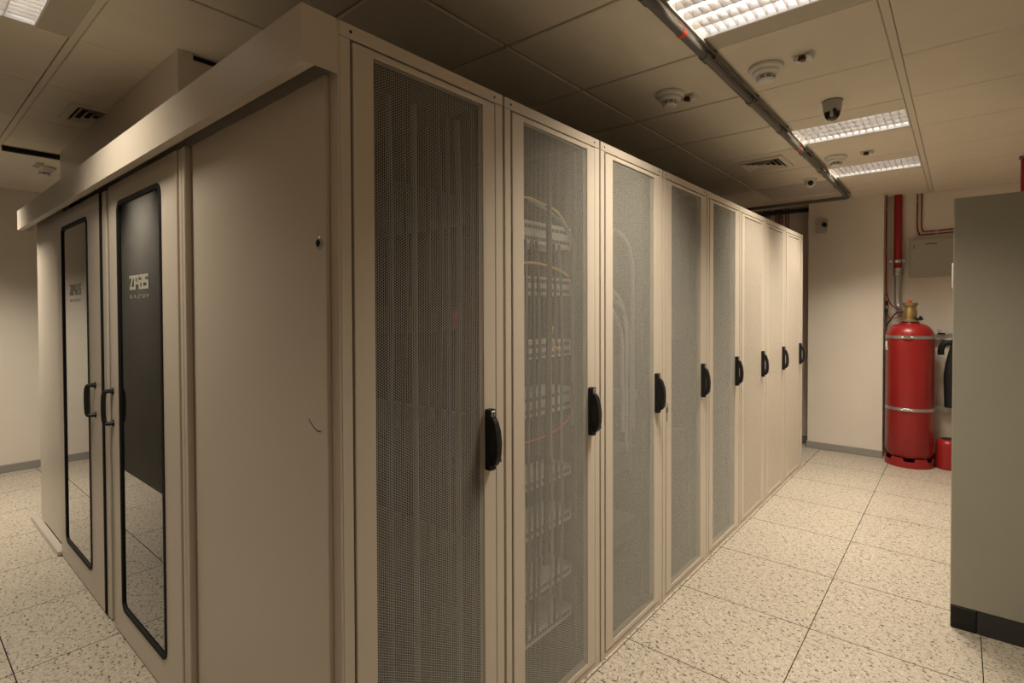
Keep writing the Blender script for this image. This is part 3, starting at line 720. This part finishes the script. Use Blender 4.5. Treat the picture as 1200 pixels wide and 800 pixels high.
rp = thing('wall_pipe', 'black pipe under the ceiling along the back wall above the far racks', 'pipe', (-.12, 5.8, 2.55))
B((-.12, 5.8, 2.55)).tube([(-.105, 5.80, 2.545), (-4.5, 5.80, 2.545)], .022, 12).build('pipe', 'cable_black', rp, True)
B((-.12, 5.8, 2.55)).box(-.7, -.68, 5.80, 5.85, 2.54, 2.59).build('clip', 'pipe_grey', rp)

def detector(x, y, label, s=1.0):
    t = thing('smoke_detector', label, 'smoke detector', (x, y, ZC), 'ceiling smoke detectors')
    B().lathe([(0, 0), (.068*s, 0), (.072*s, -.004), (.072*s, -.016), (.066*s, -.022), (0, -.022)], (0, 0, 0), 36).build('base', 'white_plastic', t, True)
    h = B().lathe([(.056*s, -.021), (.056*s, -.034), (.046*s, -.040), (.036*s, -.042), (0, -.042)], (0, 0, 0), 36).build('head', 'white_plastic', t, True)
    B().lathe([(.033*s, -.041), (.033*s, -.060)], (0, 0, 0), 24).build('sensor_core', 'seam', h)
    for k in range(2): B().lathe([(.030*s, -.0455-.006*k), (.037*s, -.0455-.006*k), (.037*s, -.0475-.006*k), (.030*s, -.0475-.006*k)], (0, 0, 0), 24).build('grille_ring', 'white_plastic', h)
    for k in range(8):
        a = 2*math.pi*k/8+.2; c_, s2 = math.cos(a)*.035*s, math.sin(a)*.035*s
        B().box(c_-.003, c_+.003, s2-.003, s2+.003, -.060, -.041).build('grille_post', 'white_plastic', h)
    B().lathe([(.036*s, -.058), (.037*s, -.064), (.030*s, -.070), (0, -.071)], (0, 0, 0), 28).build('cap', 'white_plastic', h, True)
    return t
detector(-.035, 1.96, 'smoke detector left of the ceiling pipe, touching a small indicator')
detector(.432, 1.962, 'smoke detector between the ceiling pipe and the nearest light, right of the pipe', 1.05)
detector(.418, 3.86, 'smoke detector between the second and farthest lights')
detector(-4.33, .135, 'smoke detector near the ceiling slot at the far left, above the header end')
def indicator(x, y, rot, label):
    t = thing('alarm_indicator', label, 'indicator lamp', (x, y, ZC), 'small alarm indicators'); t.rotation_euler = (0, 0, rot)
    B().prism(rrect(-.045, .045, -.028, .028, .012, 4), 'Z', 0, -.006).build('back_plate', 'white_plastic', t)
    b = B(); b.box(-.038, .038, -.024, .024, -.028, -.006, .008, 2); b.build('housing', 'white_plastic', t)
    b = B(); b.prism([(-.018, -.0285), (.018, -.0285), (.012, -.010), (-.012, -.010)], 'Y', -.0255, -.02).prism([(-.018, -.0245), (.018, -.0245), (.008, .004), (-.008, .004)], 'Z', -.0292, -.026)
    b.build('red_lens', 'dark_lens', t)
    return t
indicator(.03, 2.055, -.1, 'small alarm indicator left of the ceiling pipe, against the smoke detector')
indicator(.592, 1.945, -.1, 'small alarm indicator right of the ceiling pipe, nearest the camera')
indicator(.612, 3.84, -.1, 'small alarm indicator between the second and farthest lights')
indicator(-4.22, .09, -.1, 'small alarm indicator beside the far left smoke detector')
# hanging grey camera
t = thing('ceiling_camera', 'grey dome camera hanging from the ceiling beside the second light', 'camera', (.592, 2.632, ZC))
B().lathe([(0, 0), (.050, 0), (.050, -.005), (.047, -.008), (.044, -.045), (.040, -.062)], (0, 0, 0), 28).build('housing', 'grey_plastic', t, True)
B().lathe([(.050, .0), (.0515, -.002), (.050, -.004)], (0, 0, 0), 28).build('rim', 'black_plastic', t)
B().lathe([(.039, -.060), (.038, -.072), (.033, -.086), (.024, -.098), (.012, -.104), (0, -.106)], (0, 0, 0), 28).build('dome', 'dome_glass', t, True)
B().box(-.004, .012, -.044, -.034, -.092, -.062, .002, 1).build('lens_bracket', 'zinc', t)
B().lathe([(0, -.046), (.009, -.046), (.009, -.030)], (.018, 0, -.062), 14, 'Y').build('lens', 'black_plastic', t)
# small white camera further along
t = thing('ceiling_camera', 'small white ball camera left of the pipe near the farthest light', 'camera', (.128, 4.50, ZC))
B().lathe([(0, 0), (.052, 0), (.052, -.012), (.046, -.018), (0, -.018)], (0, 0, 0), 28).build('base', 'white_plastic', t, True)
b = B().lathe([(.040*math.sin(math.radians(10*k)), -.034+.040*math.cos(math.radians(10*k))) for k in range(0, 19)], (0, 0, 0), 24).build('ball', 'white_plastic', t, True)
B().lathe([(0, -.044), (.016, -.044), (.022, -.038), (.022, -.030)], (.008, 0, -.040), 18, 'Y').build('lens', 'black_plastic', b, True)
# wall camera on the pillar
t = thing('wall_sensor', 'small pale box with dark lens high on the pale pillar', 'sensor', (.02, 5.63, 2.33))
B().prism(rrect(-.058, .052, -.075, .075, .02, 4), 'Y', -.025, 0).build('body', 'sensor_box', t)
B().lathe([(.020, -.060), (.024, -.055), (.024, -.02)], (.030, 0, .005), 16, 'Y').build('lens_barrel', 'dark_steel_and_shade', t, True)
B().lathe([(0, -.058), (.018, -.060)], (.030, 0, .005), 16, 'Y').build('lens', 'dome_glass', t)
# air diffusers
def diffuser(xa, xb, ya, yb, label):
    o = ((xa+xb)/2, (ya+yb)/2, ZC); t = thing('air_diffuser', label, 'air vent', o, 'ceiling air diffusers')
    W, D = (xb-xa)/2, (yb-ya)/2
    def q(w_, d): return [(w_, d), (-w_, d), (-w_, -d), (w_, -d)]
    b = B(); b.ring(q(W, D), q(W-.035, D-.035), 'Z', -.014, 0); b.build('frame', 'ceiling_band', t)
    B().box(-W+.03, W-.03, -D+.03, D-.03, -.001, -.0002).build('throat', 'seam', t)
    for k in range(4):
        w1 = (W-.045)*(1-k/4); d1 = (D-.045)*(1-k/4); b = B()
        L = [[b.bm.verts.new((x, y, z)) for x, y in q(w1-o_, d1-o_)] for o_, z in ((.018, -.0015), (0, -.017), (.0025, -.017), (.0205, -.0015))]
        for A_, D_ in zip(L, L[1:]):
            for m_ in range(4): b.bm.faces.new((A_[m_], A_[(m_+1) % 4], D_[(m_+1) % 4], D_[m_]))
        b.build('blade_ring', 'ceiling_band', t)
    return t
diffuser(-.22, .13, 3.53, 3.90, 'square air diffuser left of the pipe, opposite the second light')
diffuser(-2.86, -2.51, -.03, .33, 'square air diffuser above the header at the left, against the duct box')
# dark slot at the far left
for a, b_, l in ((-.158, 5.8, 'longer dark ceiling strip at the far left, past the ceiling band'), (-.64, -.192, 'short end of the dark ceiling strip at the left picture edge')):
    o = (-3.83, a, ZC); t = thing('ceiling_slot', l, 'slot vent', o, 'dark ceiling slots')
    B(o).box(-3.850, -3.810, a, b_, ZC-.032, ZC+.012).build('slot_back', 'seam', t)
    for x in (-3.861, -3.803): B(o).box(x, x+.004, a, b_, ZC-.004, ZC+.010).build('slot_edge', 'ceiling_band', t)

# pale notice on the dark wall, seen mirrored in the right door
no = (-3.38, -.77, 1.40); t = thing('wall_notice', 'tall pale panel mirrored in the glass of the right sliding door', 'notice', no)
B(no).box(-3.47, -3.29, -.77, -.762, 1.40, 2.10, .002, 1).build('board', 'notice_white', t)
for k in range(4): B(no).box(-3.36, -3.30, -.7615, -.7605, 1.90+.035*k, 1.915+.035*k).build('red_stripe', 'red_tag', t)
